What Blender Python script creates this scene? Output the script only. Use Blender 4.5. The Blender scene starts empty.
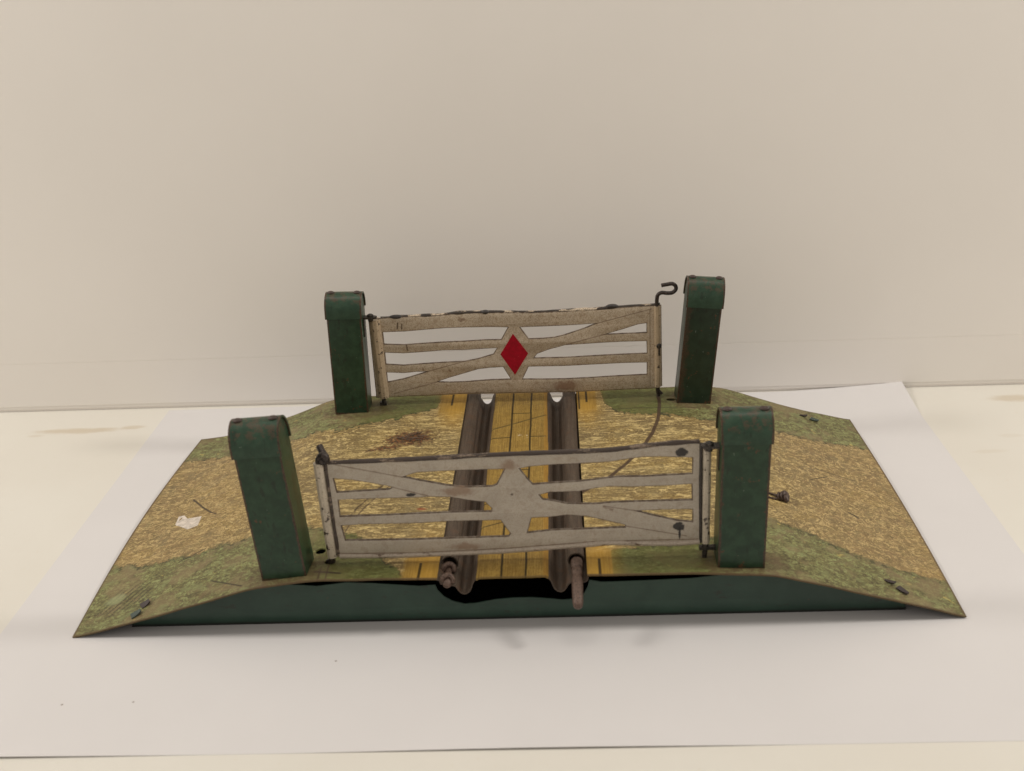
import bpy, bmesh, math, random
from mathutils import Vector, Matrix, noise as mnoise
random.seed(7)
S = bpy.context.scene
COL = S.collection
MM = 0.001
# ---------------------------------------------------------------- node helpers
class V:
    """a shader socket that can be used in arithmetic"""
    def __init__(s, nt, sock): s.nt, s.s = nt, sock
    def _m(s, op, a, b=None, c=None, clamp=False):
        n = s.nt.nodes.new('ShaderNodeMath'); n.operation = op; n.use_clamp = clamp
        for i, q in enumerate((a, b, c)):
            if q is None: continue
            if isinstance(q, V): s.nt.links.new(q.s, n.inputs[i])
            else: n.inputs[i].default_value = q
        return V(s.nt, n.outputs[0])
    def __add__(s, o): return s._m('ADD', s, o)
    def __radd__(s, o): return s._m('ADD', o, s)
    def __sub__(s, o): return s._m('SUBTRACT', s, o)
    def __rsub__(s, o): return s._m('SUBTRACT', o, s)
    def __mul__(s, o): return s._m('MULTIPLY', s, o)
    def __rmul__(s, o): return s._m('MULTIPLY', o, s)
    def __truediv__(s, o): return s._m('DIVIDE', s, o)
    def mx(s, o): return s._m('MAXIMUM', s, o)
    def mn(s, o): return s._m('MINIMUM', s, o)
    def abs(s): return s._m('ABSOLUTE', s)
    def sqrt(s): return s._m('SQRT', s)
    def inv(s): return s._m('SUBTRACT', 1.0, s)
    def step(s, a, b):
        """smooth 0..1 from a to b (a may be larger than b)"""
        n = s.nt.nodes.new('ShaderNodeMapRange'); n.interpolation_type = 'SMOOTHSTEP'
        s.nt.links.new(s.s, n.inputs[0])
        if a <= b:
            n.inputs[1].default_value = a; n.inputs[2].default_value = b
            return V(s.nt, n.outputs[0])
        n.inputs[1].default_value = b; n.inputs[2].default_value = a
        n.inputs[3].default_value = 1; n.inputs[4].default_value = 0
        return V(s.nt, n.outputs[0])
    def band(s, a, b, e): return s.step(a - e, a + e) * s.step(b + e, b - e)

class Mat:
    def __init__(s, name):
        s.m = bpy.data.materials.new(name); s.m.use_nodes = True
        s.nt = s.m.node_tree; s.nt.nodes.clear()
        s.out = s.nt.nodes.new('ShaderNodeOutputMaterial')
        s.b = s.nt.nodes.new('ShaderNodeBsdfPrincipled')
        s.nt.links.new(s.b.outputs[0], s.out.inputs[0])
        tc = s.nt.nodes.new('ShaderNodeTexCoord')
        mp = s.nt.nodes.new('ShaderNodeVectorMath'); mp.operation = 'SCALE'; mp.inputs['Scale'].default_value = 1000
        s.nt.links.new(tc.outputs['Object'], mp.inputs[0])
        s.p = mp.outputs[0]
        sp = s.nt.nodes.new('ShaderNodeSeparateXYZ'); s.nt.links.new(s.p, sp.inputs[0])
        s.x, s.y, s.z = (V(s.nt, sp.outputs[i]) for i in range(3))
    def per_object(s):
        oi = s.nt.nodes.new('ShaderNodeObjectInfo')
        a = s.nt.nodes.new('ShaderNodeVectorMath'); a.operation = 'SCALE'; a.inputs['Scale'].default_value = 9000
        s.nt.links.new(oi.outputs['Location'], a.inputs[0])
        b = s.nt.nodes.new('ShaderNodeVectorMath'); b.operation = 'ADD'
        s.nt.links.new(s.p, b.inputs[0]); s.nt.links.new(a.outputs[0], b.inputs[1]); s.p = b.outputs[0]
    def vec(s, sx=1, sy=1, sz=1, rot=0, off=(0, 0, 0)):
        n = s.nt.nodes.new('ShaderNodeMapping'); n.inputs['Scale'].default_value = (sx, sy, sz)
        n.inputs['Rotation'].default_value = (0, 0, rot); n.inputs['Location'].default_value = off
        s.nt.links.new(s.p, n.inputs[0]); return n.outputs[0]
    def noise(s, sc, det=3, rough=.55, vec=None, dist=0):
        n = s.nt.nodes.new('ShaderNodeTexNoise'); n.inputs['Scale'].default_value = sc
        n.inputs['Detail'].default_value = det; n.inputs['Roughness'].default_value = rough
        n.inputs['Distortion'].default_value = dist
        s.nt.links.new(vec or s.p, n.inputs['Vector']); return V(s.nt, n.outputs[0])
    def voro(s, sc, vec=None, rnd=1):
        n = s.nt.nodes.new('ShaderNodeTexVoronoi'); n.inputs['Scale'].default_value = sc; n.inputs['Randomness'].default_value = rnd
        s.nt.links.new(vec or s.p, n.inputs['Vector']); return V(s.nt, n.outputs['Distance'])
    def curve(s, v, pts):
        """piecewise-linear function of v"""
        a, b = pts[0][0], pts[-1][0]
        lo = min(q[1] for q in pts); hi = max(q[1] for q in pts); hi = hi if hi > lo else lo + 1
        n = s.nt.nodes.new('ShaderNodeValToRGB'); r = n.color_ramp; r.interpolation = 'LINEAR'
        while len(r.elements) < len(pts): r.elements.new(.5)
        for e, (px, py) in zip(r.elements, pts): e.position = (px - a) / (b - a)
        for e, (px, py) in zip(r.elements, pts):
            g = (py - lo) / (hi - lo); e.color = (g, g, g, 1)
        t = (v - a) / (b - a); s.nt.links.new(t.s, n.inputs[0])
        sx = s.nt.nodes.new('ShaderNodeSeparateColor'); s.nt.links.new(n.outputs[0], sx.inputs[0])
        return V(s.nt, sx.outputs[0]) * (hi - lo) + lo
    def rgb(s, c):
        n = s.nt.nodes.new('ShaderNodeRGB'); n.outputs[0].default_value = (*c, 1); return n.outputs[0]
    def mix(s, f, a, b, mode='MIX'):
        n = s.nt.nodes.new('ShaderNodeMix'); n.data_type = 'RGBA'; n.blend_type = mode; n.clamp_factor = True
        if isinstance(f, V): s.nt.links.new(f.s, n.inputs[0])
        else: n.inputs[0].default_value = f
        for k, q in ((6, a), (7, b)):
            if isinstance(q, tuple): n.inputs[k].default_value = (*q, 1)
            else: s.nt.links.new(q, n.inputs[k])
        return n.outputs[2]
    def scale(s, c, f):
        """colour times a scalar socket"""
        n = s.nt.nodes.new('ShaderNodeVectorMath'); n.operation = 'SCALE'
        if isinstance(c, tuple): n.inputs[0].default_value = c
        else: s.nt.links.new(c, n.inputs[0])
        s.nt.links.new(f.s, n.inputs['Scale']); return n.outputs[0]
    def seg(s, a, b, w, e=.25):
        """mask of a line between two points in x, y"""
        (ax, ay), (bx, by) = a, b; dx, dy = bx - ax, by - ay; L = math.hypot(dx, dy); dx /= L; dy /= L
        t = ((s.x - ax) * dx + (s.y - ay) * dy).mx(0.0).mn(L)
        qx = s.x - ax - t * dx; qy = s.y - ay - t * dy
        return (qx * qx + qy * qy).sqrt().step(w + e, max(w - e, 0))
    def ell(s, c, rx, ry, e=.3, rot=0.0, wob=None):
        cx, cy = c; ca, sa = math.cos(rot), math.sin(rot)
        u = ((s.x - cx) * ca + (s.y - cy) * sa) / rx; v = ((s.y - cy) * ca - (s.x - cx) * sa) / ry
        d = (u * u + v * v).sqrt()
        if wob is not None: d = d + wob
        return d.step(1 + e, 1 - e)
    def arc(s, c, r, w, e=.3, wob=None):
        qx = s.x - c[0]; qy = s.y - c[1]
        d = (qx * qx + qy * qy).sqrt() - r
        if wob is not None: d = d + wob
        return d.abs().step(w + e, max(w - e, 0))
    def edge_wear(s, radius=.7):
        """bevel-normal difference: 0 on flats, >0 on sharp edges"""
        bv = s.nt.nodes.new('ShaderNodeBevel'); bv.samples = 4; bv.inputs[0].default_value = radius * MM
        g = s.nt.nodes.new('ShaderNodeNewGeometry')
        d = s.nt.nodes.new('ShaderNodeVectorMath'); d.operation = 'DOT_PRODUCT'
        s.nt.links.new(bv.outputs[0], d.inputs[0]); s.nt.links.new(g.outputs['Normal'], d.inputs[1])
        return V(s.nt, d.outputs['Value']).inv()
    def done(s, col, rough=.5, metal=0.0, bump=None, bstr=.3, bdist=.1, spec=.5):
        B = s.b.inputs
        for k, q in (('Base Color', col), ('Roughness', rough), ('Metallic', metal), ('Specular IOR Level', spec)):
            if isinstance(q, V): s.nt.links.new(q.s, B[k])
            elif isinstance(q, tuple): B[k].default_value = (*q, 1)
            elif isinstance(q, (int, float)): B[k].default_value = q
            else: s.nt.links.new(q, B[k])
        if bump is not None:
            n = s.nt.nodes.new('ShaderNodeBump'); n.inputs['Strength'].default_value = bstr
            n.inputs['Distance'].default_value = bdist * MM
            s.nt.links.new(bump.s, n.inputs['Height']); s.nt.links.new(n.outputs[0], B['Normal'])
        return s.m

# ---------------------------------------------------------------- materials
GR1, GR2, GR3 = (.138, .122, .050), (.176, .165, .068), (.062, .056, .026)

def litho_plate():
    """lithographed top: gravel road, grass borders, timber by the rails, scratches"""
    m = Mat('lithographed_road'); x, y = m.x, m.y
    n1 = m.noise(.11, 4); n2 = m.noise(.5, 4, .6); fine = m.noise(3.2, 3, .7); grit = m.noise(1.5, 2, .65)
    # road: stippled print with streaks drawn along the road, fanning a little
    ang = m.vec(.10, .42, 1, .16); ang2 = m.vec(.09, .40, 1, -.26, (31, 7, 0))
    streak = m.noise(1.0, 4, .62, ang, 1.0); streak2 = m.noise(1.0, 4, .62, ang2, 1.0)
    left = x.step(10, -10); st = streak * left + streak2 * left.inv()
    dash = m.noise(1.0, 2, .6, m.vec(1.2, 3.4, 1)); dots = m.voro(1.55)
    road = m.mix(n1.step(.35, .7), (.225, .163, .070), (.285, .212, .086))
    road = m.mix(m.noise(.045, 3, .6).step(.44, .62) * .5, road, (.40, .275, .085))
    road = m.mix(m.noise(.06, 3, .6, m.vec(1, 1, 1, 0, (70, 20, 0))).step(.50, .66) * .55, road, (.165, .125, .058))
    road = m.mix(st.step(.525, .63) * .72, road, (.53, .405, .178))
    vein = (m.noise(1.0, 3, .6, m.vec(.085, .36, 1, .16, (3, 11, 0)), .9) * left + m.noise(1.0, 3, .6, m.vec(.075, .34, 1, -.26, (17, 2, 0)), .9) * left.inv() - .5).abs()
    vein2 = (m.noise(1.0, 3, .6, m.vec(.16, .5, 1, -.1, (63, 1, 0)), .9) - .5).abs()
    road = m.mix(st.step(.47, .36) * .55, road, (.205, .145, .072))
    road = m.mix(dash.step(.54, .42) * .66, road, (.085, .055, .026))
    road = m.mix(dots.step(.34, .2) * fine.step(.40, .55) * .75, road, (.085, .055, .026))
    road = m.mix(grit.step(.58, .70) * .45, road, (.58, .46, .22))
    road = m.mix(m.noise(.16, 4, .65).step(.50, .68) * .50, road, (.215, .17, .085))
    road = m.mix(vein.step(.034, .010) * n2.step(.38, .54) * fine.step(.34, .48) * .9, road, (.60, .460, .205))
    road = m.mix(vein2.step(.022, .005) * n2.step(.56, .42) * .65, road, (.13, .088, .046))
    outer = x.abs().step(62, 100)
    road = m.mix(outer * n2.step(.35, .65) * .45, road, (.285, .188, .090))
    # grass
    gr = m.mix(n2.step(.38, .62), GR1, GR2)
    gst = m.noise(1.0, 4, .62, m.vec(.24, .85, 1, .55), 1.6); gs2 = m.noise(1.0, 3, .6, m.vec(.9, .35, 1, -.3, (9, 3, 0)), 1.2)
    gr = m.mix(gst.step(.54, .62) * .75, gr, (.27, .275, .105))
    gr = m.mix(gs2.step(.58, .66) * .6, gr, (.215, .255, .105))
    gr = m.mix(gst.step(.45, .36) * .7, gr, (.090, .066, .034))
    gr = m.mix(gs2.step(.42, .34) * .55, gr, (.060, .058, .026))
    gr = m.mix(dash.step(.50, .38) * .6, gr, (.050, .042, .020))
    gr = m.mix(dots.step(.32, .2) * fine.step(.42, .55) * .6, gr, (.045, .038, .020))
    gv = (m.noise(1.0, 3, .6, m.vec(.13, .42, 1, .45, (5, 8, 0)), 1.3) - .5).abs(); gv2 = (m.noise(1.0, 3, .6, m.vec(.3, .3, 1, 0, (25, 3, 0)), 1.2) - .5).abs()
    gr = m.mix(gv.step(.045, .01) * n2.step(.40, .55) * .75, gr, (.31, .34, .145))
    gr = m.mix(gv2.step(.030, .006) * n2.step(.58, .44) * .75, gr, (.065, .045, .025))
    fl = m.noise(.30, 2, .5)
    gr = m.mix(fl.step(.69, .74) * .7, gr, (.46, .36, .11))
    gr = m.mix(m.noise(.11, 4, .65).step(.46, .62) * .62, gr, (.215, .160, .085))
    gr = m.mix(m.noise(.19, 4, .65, m.vec(1, 1, 1, 0, (40, 9, 0))).step(.54, .66) * .6, gr, (.205, .22, .095))
    lush = x.abs().step(62, 50)
    gr = m.mix(lush * .58, gr, (.078, .090, .020))
    w = (n2 - .5) * 7.0 + (m.noise(1.2, 3) - .5) * 3.0 + (m.noise(.18, 2) - .5) * 6.0
    ys = y + w
    bf = m.curve(x, [(-120, 34), (-109, 31.5), (-78, 31), (-60, 30), (-47, 24), (-40, 20), (-36, 12), (-30, 4), (-26, -6), (20, -6), (23, 6), (29, 14), (52, 16), (62, 24), (74, 30), (82, 28.5), (90, 23.5), (97, 20.7), (107, 17), (120, 16)])
    bb = m.curve(x, [(-120, 107), (-103, 103.5), (-76, 97.8), (-62, 97.5), (-45, 104), (-30, 112), (-27, 135), (28, 135), (30, 112), (34, 105), (45, 102.5), (62, 98), (85, 98.5), (105, 99), (120, 101)])
    df = bf - ys; db = ys - bb
    g = df.step(-.8, .6).mx(db.step(-.8, .6))
    edge = df.abs().mn(db.abs()).step(1.5, .15)
    c = m.mix(g, road, gr)
    c = m.mix(edge * n2.step(.44, .56) * .8, c, (.030, .032, .018))
    # timber next to the rails
    grain = m.noise(1.0, 4, .65, m.vec(1.5, .10, 1), .4)
    wood = m.mix(grain.step(.42, .6), (.21, .13, .032), (.31, .20, .052))
    wood = m.mix(fine.step(.47, .36) * .55, wood, (.16, .08, .015))
    tx = x.abs() + (m.noise(.35, 3) - .5) * 2.5
    tf = tx.step(29.5, 28.3) * ((x.step(0, 1) * x.step(27.4, 26.6)).mx(x.step(1, 0)))
    tim = tf * ys.step(17, 9).mx(ys.step(103, 112))
    c = m.mix(tim * .95, c, wood)
    c = m.mix(x.abs().band(19, 27, 5) * ys.step(30, 12).mx(ys.step(88, 108)) * .5, c, (.50, .28, .035))
    ln = (x + 24.6).abs().mn((x - 23.6).abs()).step(.55, .2) * y.step(8.5, 8).mx(y.step(114.5, 115))
    c = m.mix(ln * .9, c, (.02, .015, .008))
    c = m.mix((x - 20.9).abs().step(.4, .15) * y.step(108, 109) * .9, c, (.03, .02, .01))
    # wear: arcs scraped by the free ends of both gates
    wb = (m.noise(.12, 2) - .5) * 1.6
    qn = m.noise(.2, 2)
    a1 = m.arc((-51, 117), 100.2, .62, .22, wb * .6) * x.step(18, 20) * y.step(121, 117)
    c = m.mix(a1 * .92, c, (.060, .036, .024))
    a2 = m.arc((51.7, 8), 101.4, .22, .15, wb * .5).mx(m.arc((51.7, 8), 103.4, .22, .15, wb * .5))
    c = m.mix(a2 * x.step(-26, -34) * qn.step(.3, .45) * .8, c, (.075, .045, .030))
    a3 = m.arc((51.7, 8), 103.6, .3, .25, wb) * x.step(-19, -22)
    c = m.mix(a3 * qn.step(.45, .55) * .75, c, (.06, .04, .02))
    for a, b, wd in (((-107.7, 71.7), (-101.7, 62.9), .32), ((-101.7, 62.9), (-97.3, 57.2), .34), ((-97.3, 57.2), (-95, 55), .25), ((-84, 11), (-73, 3), .26),
                     ((-99, 28.5), (-92, 32.5), .24), ((96, 74), (108, 71.5), .22), ((92, 64), (99, 70), .18),
                     ((100, 47), (102.5, 44.5), .35), ((-92, 112), (-85, 115), .3), ((30, 107.5), (62, 107), .22), ((-53, 4.4), (-46, 3.4), .4)):
        c = m.mix(m.seg(a, b, wd, .15) * .85, c, (.04, .028, .02))
    # rust patches
    rw = (m.noise(.5, 3, .7) - .5) * 2.6
    rust = m.ell((-36.5, 88), 7.5, 5.5, .35, .25, rw).mx(m.ell((-44, 81), 6, 1.6, .4, .2, rw))
    c = m.mix(rust * .85, c, m.mix(m.noise(1.3, 3).step(.45, .6), (.035, .022, .018), (.16, .055, .022)))
    c = m.mix(m.ell((-27.5, 38.5), 1.4, .7, .4, 0, rw * .5) * .8, c, (.22, .045, .02))
    c = m.mix(m.noise(.09, 3, .6).step(.60, .70) * fine.step(.45, .6) * .5, c, (.12, .065, .03))
    # rubbed hatch of nearly lost print in the near left corner
    hat = m.ell((-110, 13.5), 8, 6.5, .3, .5, rw * .3)
    hl = m.nt.nodes.new('ShaderNodeMath'); hl.operation = 'SINE'
    m.nt.links.new(((x * .9 - y * .45) * 3.6).s, hl.inputs[0])
    c = m.mix(hat * V(m.nt, hl.outputs[0]).step(.0, .5) * grit.step(.36, .5) * .8, c, (.055, .046, .026))
    c = m.mix(m.ell((-113.8, 15), 2.8, 2.4, .35, .3, rw * .4) * .5, c, (.30, .33, .17))
    # bare brown rim and brown patches round the post feet
    bw = y * (126.0 - y) * (4.0 / (126.0 * 126.0))
    rim = y.step(.9, .3).mx(y.step(125.2, 125.8)).mx(((0.0 - x) - 121.0 - bw * 1.9).mx(x - 120.0 - bw * .8).step(-.8, -.3))
    c = m.mix(rim * .85, c, (.105, .068, .036))
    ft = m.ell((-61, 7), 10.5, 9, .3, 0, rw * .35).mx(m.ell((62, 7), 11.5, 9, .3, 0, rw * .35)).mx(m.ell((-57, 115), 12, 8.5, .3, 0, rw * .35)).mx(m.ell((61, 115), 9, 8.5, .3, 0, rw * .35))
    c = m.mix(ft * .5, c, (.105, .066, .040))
    h = fine * .5 + n2 * .5
    return m.done(c, n2 * .25 + .38, 0, h, .25, .12, .16)

def timber_plate():
    m = Mat('lithographed_planks'); x, y = m.x, m.y
    fine = m.noise(3.0, 3, .7); n2 = m.noise(.4, 3)
    grain = m.noise(1.0, 5, .68, m.vec(1.9, .09, 1), .5)
    rule = m.nt.nodes.new('ShaderNodeMath'); rule.operation = 'SINE'; m.nt.links.new(((x + n2 * .8) * 9.0).s, rule.inputs[0]); rv = V(m.nt, rule.outputs[0])
    c = m.mix(grain.step(.36, .66), (.21, .132, .032), (.315, .205, .052))
    c = m.mix(rv.step(.2, .9) * m.noise(1.0, 3, .6, m.vec(2.0, .6, 1)).step(.40, .56) * .6, c, (.17, .090, .016))
    c = m.mix(n2.step(.45, .7) * .35, c, (.40, .27, .065))
    c = m.mix(fine.step(.47, .36) * .7, c, (.13, .065, .014))
    c = m.mix(x.step(8.1, 8.9) * .55, c, (.30, .155, .025))
    wv = (m.noise(.08, 2) - .5) * .5
    ln = (x + 2.6 + wv).abs().mn((x - 3.9 + wv).abs()).step(.42, .16)
    c = m.mix(ln * .93, c, (.018, .014, .008))
    for a, b in (((-9.2, 86), (-2.6, 86.3)), ((3.9, 86.5), (9, 86.8)), ((-2.6, 106), (3.9, 106.3)), ((-9.2, 41), (-2.6, 40)), ((-2.6, 62), (3.9, 62.3)), ((3.9, 40), (9, 40))):
        c = m.mix(m.seg(a, b, .28, .15) * .85, c, (.02, .015, .008))
    c = m.mix(m.seg((-10, 92.5), (9, 104), .42, .3) * .72, c, (.05, .036, .016))
    c = m.mix(m.arc((-51, 117), 99.5, .3, .25, wv * 3) * y.step(50, 30) * .8, c, (.03, .022, .012))
    wht = m.noise(.9, 2).step(.60, .68) * m.ell((1.5, 87), 2.2, 2.0, .5).mx(m.ell((8, 88), 1.2, 1.5, .5))
    c = m.mix(wht * .8, c, (.62, .56, .42))
    c = m.mix(y.step(.8, .3).mx(y.step(125.3, 125.8)) * .7, c, (.12, .08, .03))
    return m.done(c, n2 * .25 + .38, 0, grain * .6 + fine * .4, .22, .12, .16)

def tin_rail():
    m = Mat('aged_tinplate'); fine = m.noise(2.6, 3, .7); lo = m.noise(.25, 3); st = m.noise(1.0, 4, .6, m.vec(1.6, .06, 1.6))
    c = m.mix(st.step(.30, .70), (.055, .038, .026), (.092, .066, .046))
    c = m.mix(fine.step(.50, .38) * .6, c, (.020, .014, .011))
    c = m.mix(lo.step(.52, .7) * .6, c, (.095, .055, .034))
    c = m.mix(fine.step(.66, .73) * .5, c, (.26, .21, .17))
    return m.done(c, lo * .3 + .42, .0, fine, .3, .1, .3)

def rust_pin():
    m = Mat('rusty_pin'); fine = m.noise(2.2, 3, .7)
    c = m.mix(fine.step(.40, .6), (.070, .042, .030), (.135, .085, .062))
    c = m.mix(fine.step(.42, .34), c, (.04, .022, .016))
    return m.done(c, .55, .2, fine, .4, .12)

def dark_wire(name='dark_wire', a=(.022, .017, .015), b=(.065, .048, .040)):
    m = Mat(name); fine = m.noise(2.2, 3, .7)
    return m.done(m.mix(fine.step(.38, .66), a, b), .42, .45, fine, .3, .1)

def post_green(name, base, alt, wear=1.0, hw=5.95, heavy=0.0):
    m = Mat(name); m.per_object()
    n = m.noise(.35, 4, .62); fine = m.noise(1.8, 3, .7); sc = m.noise(1.0, 3, .6, m.vec(.5, .5, .16, 0))
    c = m.mix(n.step(.35, .7), base, alt)
    c = m.mix(sc.step(.60, .66) * .5 * wear, c, (.010, .012, .008))
    c = m.mix(m.noise(.22, 4, .7).step(.615, .66) * fine.step(.40, .56) * .85 * wear, c, (.105, .040, .018))
    c = m.mix(m.noise(1.1, 2, .5).step(.74, .77) * .5 * wear, c, (.16, .19, .15))
    gg = m.nt.nodes.new('ShaderNodeTexCoord'); s3 = m.nt.nodes.new('ShaderNodeSeparateXYZ'); m.nt.links.new(gg.outputs['Normal'], s3.inputs[0])
    face = V(m.nt, s3.outputs[0]).abs().step(.85, .6)
    ar = m.x.abs() + (m.noise(.5, 3) - .5) * .9; wv = m.x + (m.noise(.25, 3, .65) - .5) * 5.0
    ew = (ar.step(hw - .72, hw - .30) * face).mx(m.z.step(.9, .3) * n.step(.35, .6)).mx(wv.step(-hw + 2.4, -hw + .9) * fine.step(.38, .5) * face * heavy)
    tp = m.z.step(40.0, 42.5) * m.noise(.5, 4, .7).step(.47, .58)
    c = m.mix(tp * .7 * wear, c, (.085, .048, .030))
    c = m.mix(ew * .9, c, m.mix(fine.step(.4, .6), (.085, .042, .024), (.034, .020, .013)))
    return m.done(c, n * .2 + .26, 0, fine * .5 + n, .15, .12, .36)

def skirt_green():
    m = Mat('skirt_green'); n = m.noise(.08, 4, .6); fine = m.noise(1.6, 3, .7)
    c = m.mix(n.step(.35, .7), (.016, .042, .028), (.025, .058, .039))
    c = m.mix(m.noise(.3, 4, .7, m.vec(.4, 1, 1)).step(.60, .68) * .55, c, (.022, .022, .015))
    c = m.mix(m.z.step(1.3, .5) * .9, c, (.008, .008, .007))  # contact shadow along the skirt's bottom edge, painted into the green
    c = m.mix(m.noise(.9, 2).step(.73, .76) * .6, c, (.09, .05, .03))
    return m.done(c, .38, 0, n + fine * .1, .15, .3, .45)

def gate_cream(name, base, dirt, amount, speck, lines):
    m = Mat(name); e = None; n = m.noise(.12, 4, .6); mid = m.noise(.55, 4, .65); fine = m.noise(3.4, 3, .75); sp = m.noise(1.7, 3, .75)
    c = m.mix(n.step(.3, .7) * .6, base, tuple(q * .80 for q in base))
    c = m.mix(mid.step(.50, .66) * amount, c, dirt)
    c = m.mix(fine.step(.52, .40) * speck, c, (.20, .125, .065))
    c = m.mix(sp.step(.625, .69) * speck * .9, c, (.13, .075, .038))
    c = m.mix(m.noise(.13, 3, .7).step(.655, .70) * fine.step(.36, .54) * .75, c, (.13, .062, .030))
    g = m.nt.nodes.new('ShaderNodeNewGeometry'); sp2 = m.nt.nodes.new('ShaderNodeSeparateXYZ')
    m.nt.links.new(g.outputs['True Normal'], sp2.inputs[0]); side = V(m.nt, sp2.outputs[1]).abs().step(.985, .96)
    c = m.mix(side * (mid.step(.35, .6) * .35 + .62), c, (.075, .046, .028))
    for (ax, ay), (bx, by), w in lines:              # printed outline of the brace
        dx, dy = bx - ax, by - ay; L = math.hypot(dx, dy); dx /= L; dy /= L
        t = ((m.x - ax) * dx + (m.z - ay) * dy).mx(0.0).mn(L)
        qx = m.x - ax - t * dx; qz = m.z - ay - t * dy
        c = m.mix((qx * qx + qz * qz).sqrt().step(w + .14, w - .14) * (mid * .8 + .3), c, (.13, .08, .048))
    return m, c, e, n, mid, fine

def gate_rear():
    m, c, e, n, mid, fine = gate_cream('cream_paint_speckled', (.53, .445, .34), (.35, .265, .178), .6, .62,
        [((-29.5, 24.5), (-45, 20.6), .16), ((-32.4, 28.7), (-19, 32.1), .16), ((-47, 25.1), (-50, 20), .16), ((27.6, 44.6), (46.5, 49.2), .16), ((30.5, 40.5), (16.5, 37), .16), ((46.2, 49), (46.3, 20.4), .14)])
    for a, b, w in (((-41.6, 47.2), (-41.9, 45.3), .28), ((-40.2, 46.8), (-40.4, 45.0), .24), ((-39.2, 39.0), (-39.0, 37.0), .26)):
        mm = Mat.seg; # vertical scuffs use x, z
        ax, ay = a; bx, by = b; dx, dy = bx - ax, by - ay; L = math.hypot(dx, dy); dx /= L; dy /= L
        t = ((m.x - ax) * dx + (m.z - ay) * dy).mx(0.0).mn(L)
        qx = m.x - ax - t * dx; qz = m.z - ay - t * dy
        c = m.mix((qx * qx + qz * qz).sqrt().step(w + .15, w - .15) * .85, c, (.07, .04, .022))
    u = (m.x - 16.5) / 5.0; v = (m.z - 21.5) / 2.2
    c = m.mix(((u * u + v * v).sqrt() + (mid - .5) * 2.2).step(1.2, .4) * .75, c, (.22, .12, .07))
    return m.done(c, .50, 0, fine * .5 + mid * .5, .22, .1, .4)

def gate_front():
    m, c, e, n, mid, fine = gate_cream('cream_paint_back', (.455, .40, .325), (.34, .28, .21), .55, .28,
        [((-27.5, 42.2), (-45, 46.4), .15), ((-30.4, 39.3), (-20.5, 36.2), .15), ((33.7, 30.3), (25, 32), .14), ((30.8, 25.8), (47, 22.3), .14), ((-46.6, 19.5), (-25, 19.15), .17), ((-25, 19.15), (0, 19.9), .17), ((0, 19.9), (22, 21.2), .17), ((22, 21.2), (28, 21.3), .17), ((28, 21.3), (50, 21.2), .17)])
    for cx, cz, rx, rz in ((45.3, 47.2, 1.5, 1.25), (45.0, 25.3, 1.4, 1.2), (45.2, 22.9, .32, 1.7), (-25.6, 37.0, 1.3, .55), (1.6, 38.6, .0, .0)):
        if rx == 0: continue
        u = (m.x - cx) / rx; v = (m.z - cz) / rz
        c = m.mix(((u * u + v * v).sqrt() + (mid - .5) * 2.4).step(1.2, .8) * .96, c, (.016, .013, .012))
    for cx, cz, rx, rz in ((.4, 44.6, 2.6, 1.6), (-13, 37.6, 5, 1.6), (-12, 20.8, 5, 1.2)):
        u = (m.x - cx) / rx; v = (m.z - cz) / rz
        c = m.mix(((u * u + v * v).sqrt() + (mid - .5) * 2.2).step(1.2, .4) * .7, c, (.22, .13, .075))
    u = m.x - 1.0; v = m.z - 36.2
    c = m.mix((u * u + v * v).sqrt().step(.45, .25) * .85, c, (.08, .05, .035))
    return m.done(c, .45, 0, fine * .4 + mid * .6, .2, .1, .45)

def gate_rim(name, cream, bare, thr, grime=.65):
    m = Mat(name); n = m.noise(1.0, 4, .7, m.vec(.13, .4, .4)); fine = m.noise(2.2, 3, .75)
    c = m.mix(n.step(thr - .03, thr + .03), cream, bare)
    c = m.mix(fine.step(.52, .42) * grime, c, (.055, .033, .02))
    return m.done(c, .5, .1, fine, .3, .12)

def tube_paint(name, cream):
    m = Mat(name); n = m.noise(.22, 4, .65); fine = m.noise(2.2, 3, .75)
    c = m.mix(n.step(.3, .7) * .5, cream, tuple(q * .7 for q in cream))
    c = m.mix(m.noise(.45, 3, .7).step(.605, .64), c, (.040, .026, .020))
    c = m.mix(fine.step(.46, .36) * .5, c, (.16, .10, .06))
    return m.done(c, .42, 0, fine, .2, .1, .5)

def red_enamel():
    m = Mat('red_enamel'); n = m.noise(.8, 3)
    f = m.noise(2.6, 3, .75); c = m.mix(n.step(.3, .7), (.40, .004, .02), (.30, .004, .015))
    c = m.mix(f.step(.61, .70) * .6, c, (.12, .02, .018)); c = m.mix(m.noise(1.1, 3, .7).step(.68, .72) * .7, c, (.45, .26, .20))
    return m.done(c, .5, 0, n + f * .4, .15, .1, .2)

def paper_mat():
    m = Mat('white_paper'); n = m.noise(.02, 3); f = m.noise(1.4, 3)
    c = m.mix(n.step(.3, .7), (.61, .59, .585), (.595, .575, .57))
    sp = m.noise(.22, 1, .3)
    c = m.mix(sp.step(.86, .87) * .4, c, (.30, .24, .18))
    for cx, cy, r in ((-112.5, -28.5, .32), (-94.5, -28, .28), (-46, -12.8, .30)):
        c = m.mix(m.ell((cx, cy), r, r, .3) * .8, c, (.16, .12, .09))
    return m.done(c, .75, 0, n * 3 + f * .05, .12, .3, .25)

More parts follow.
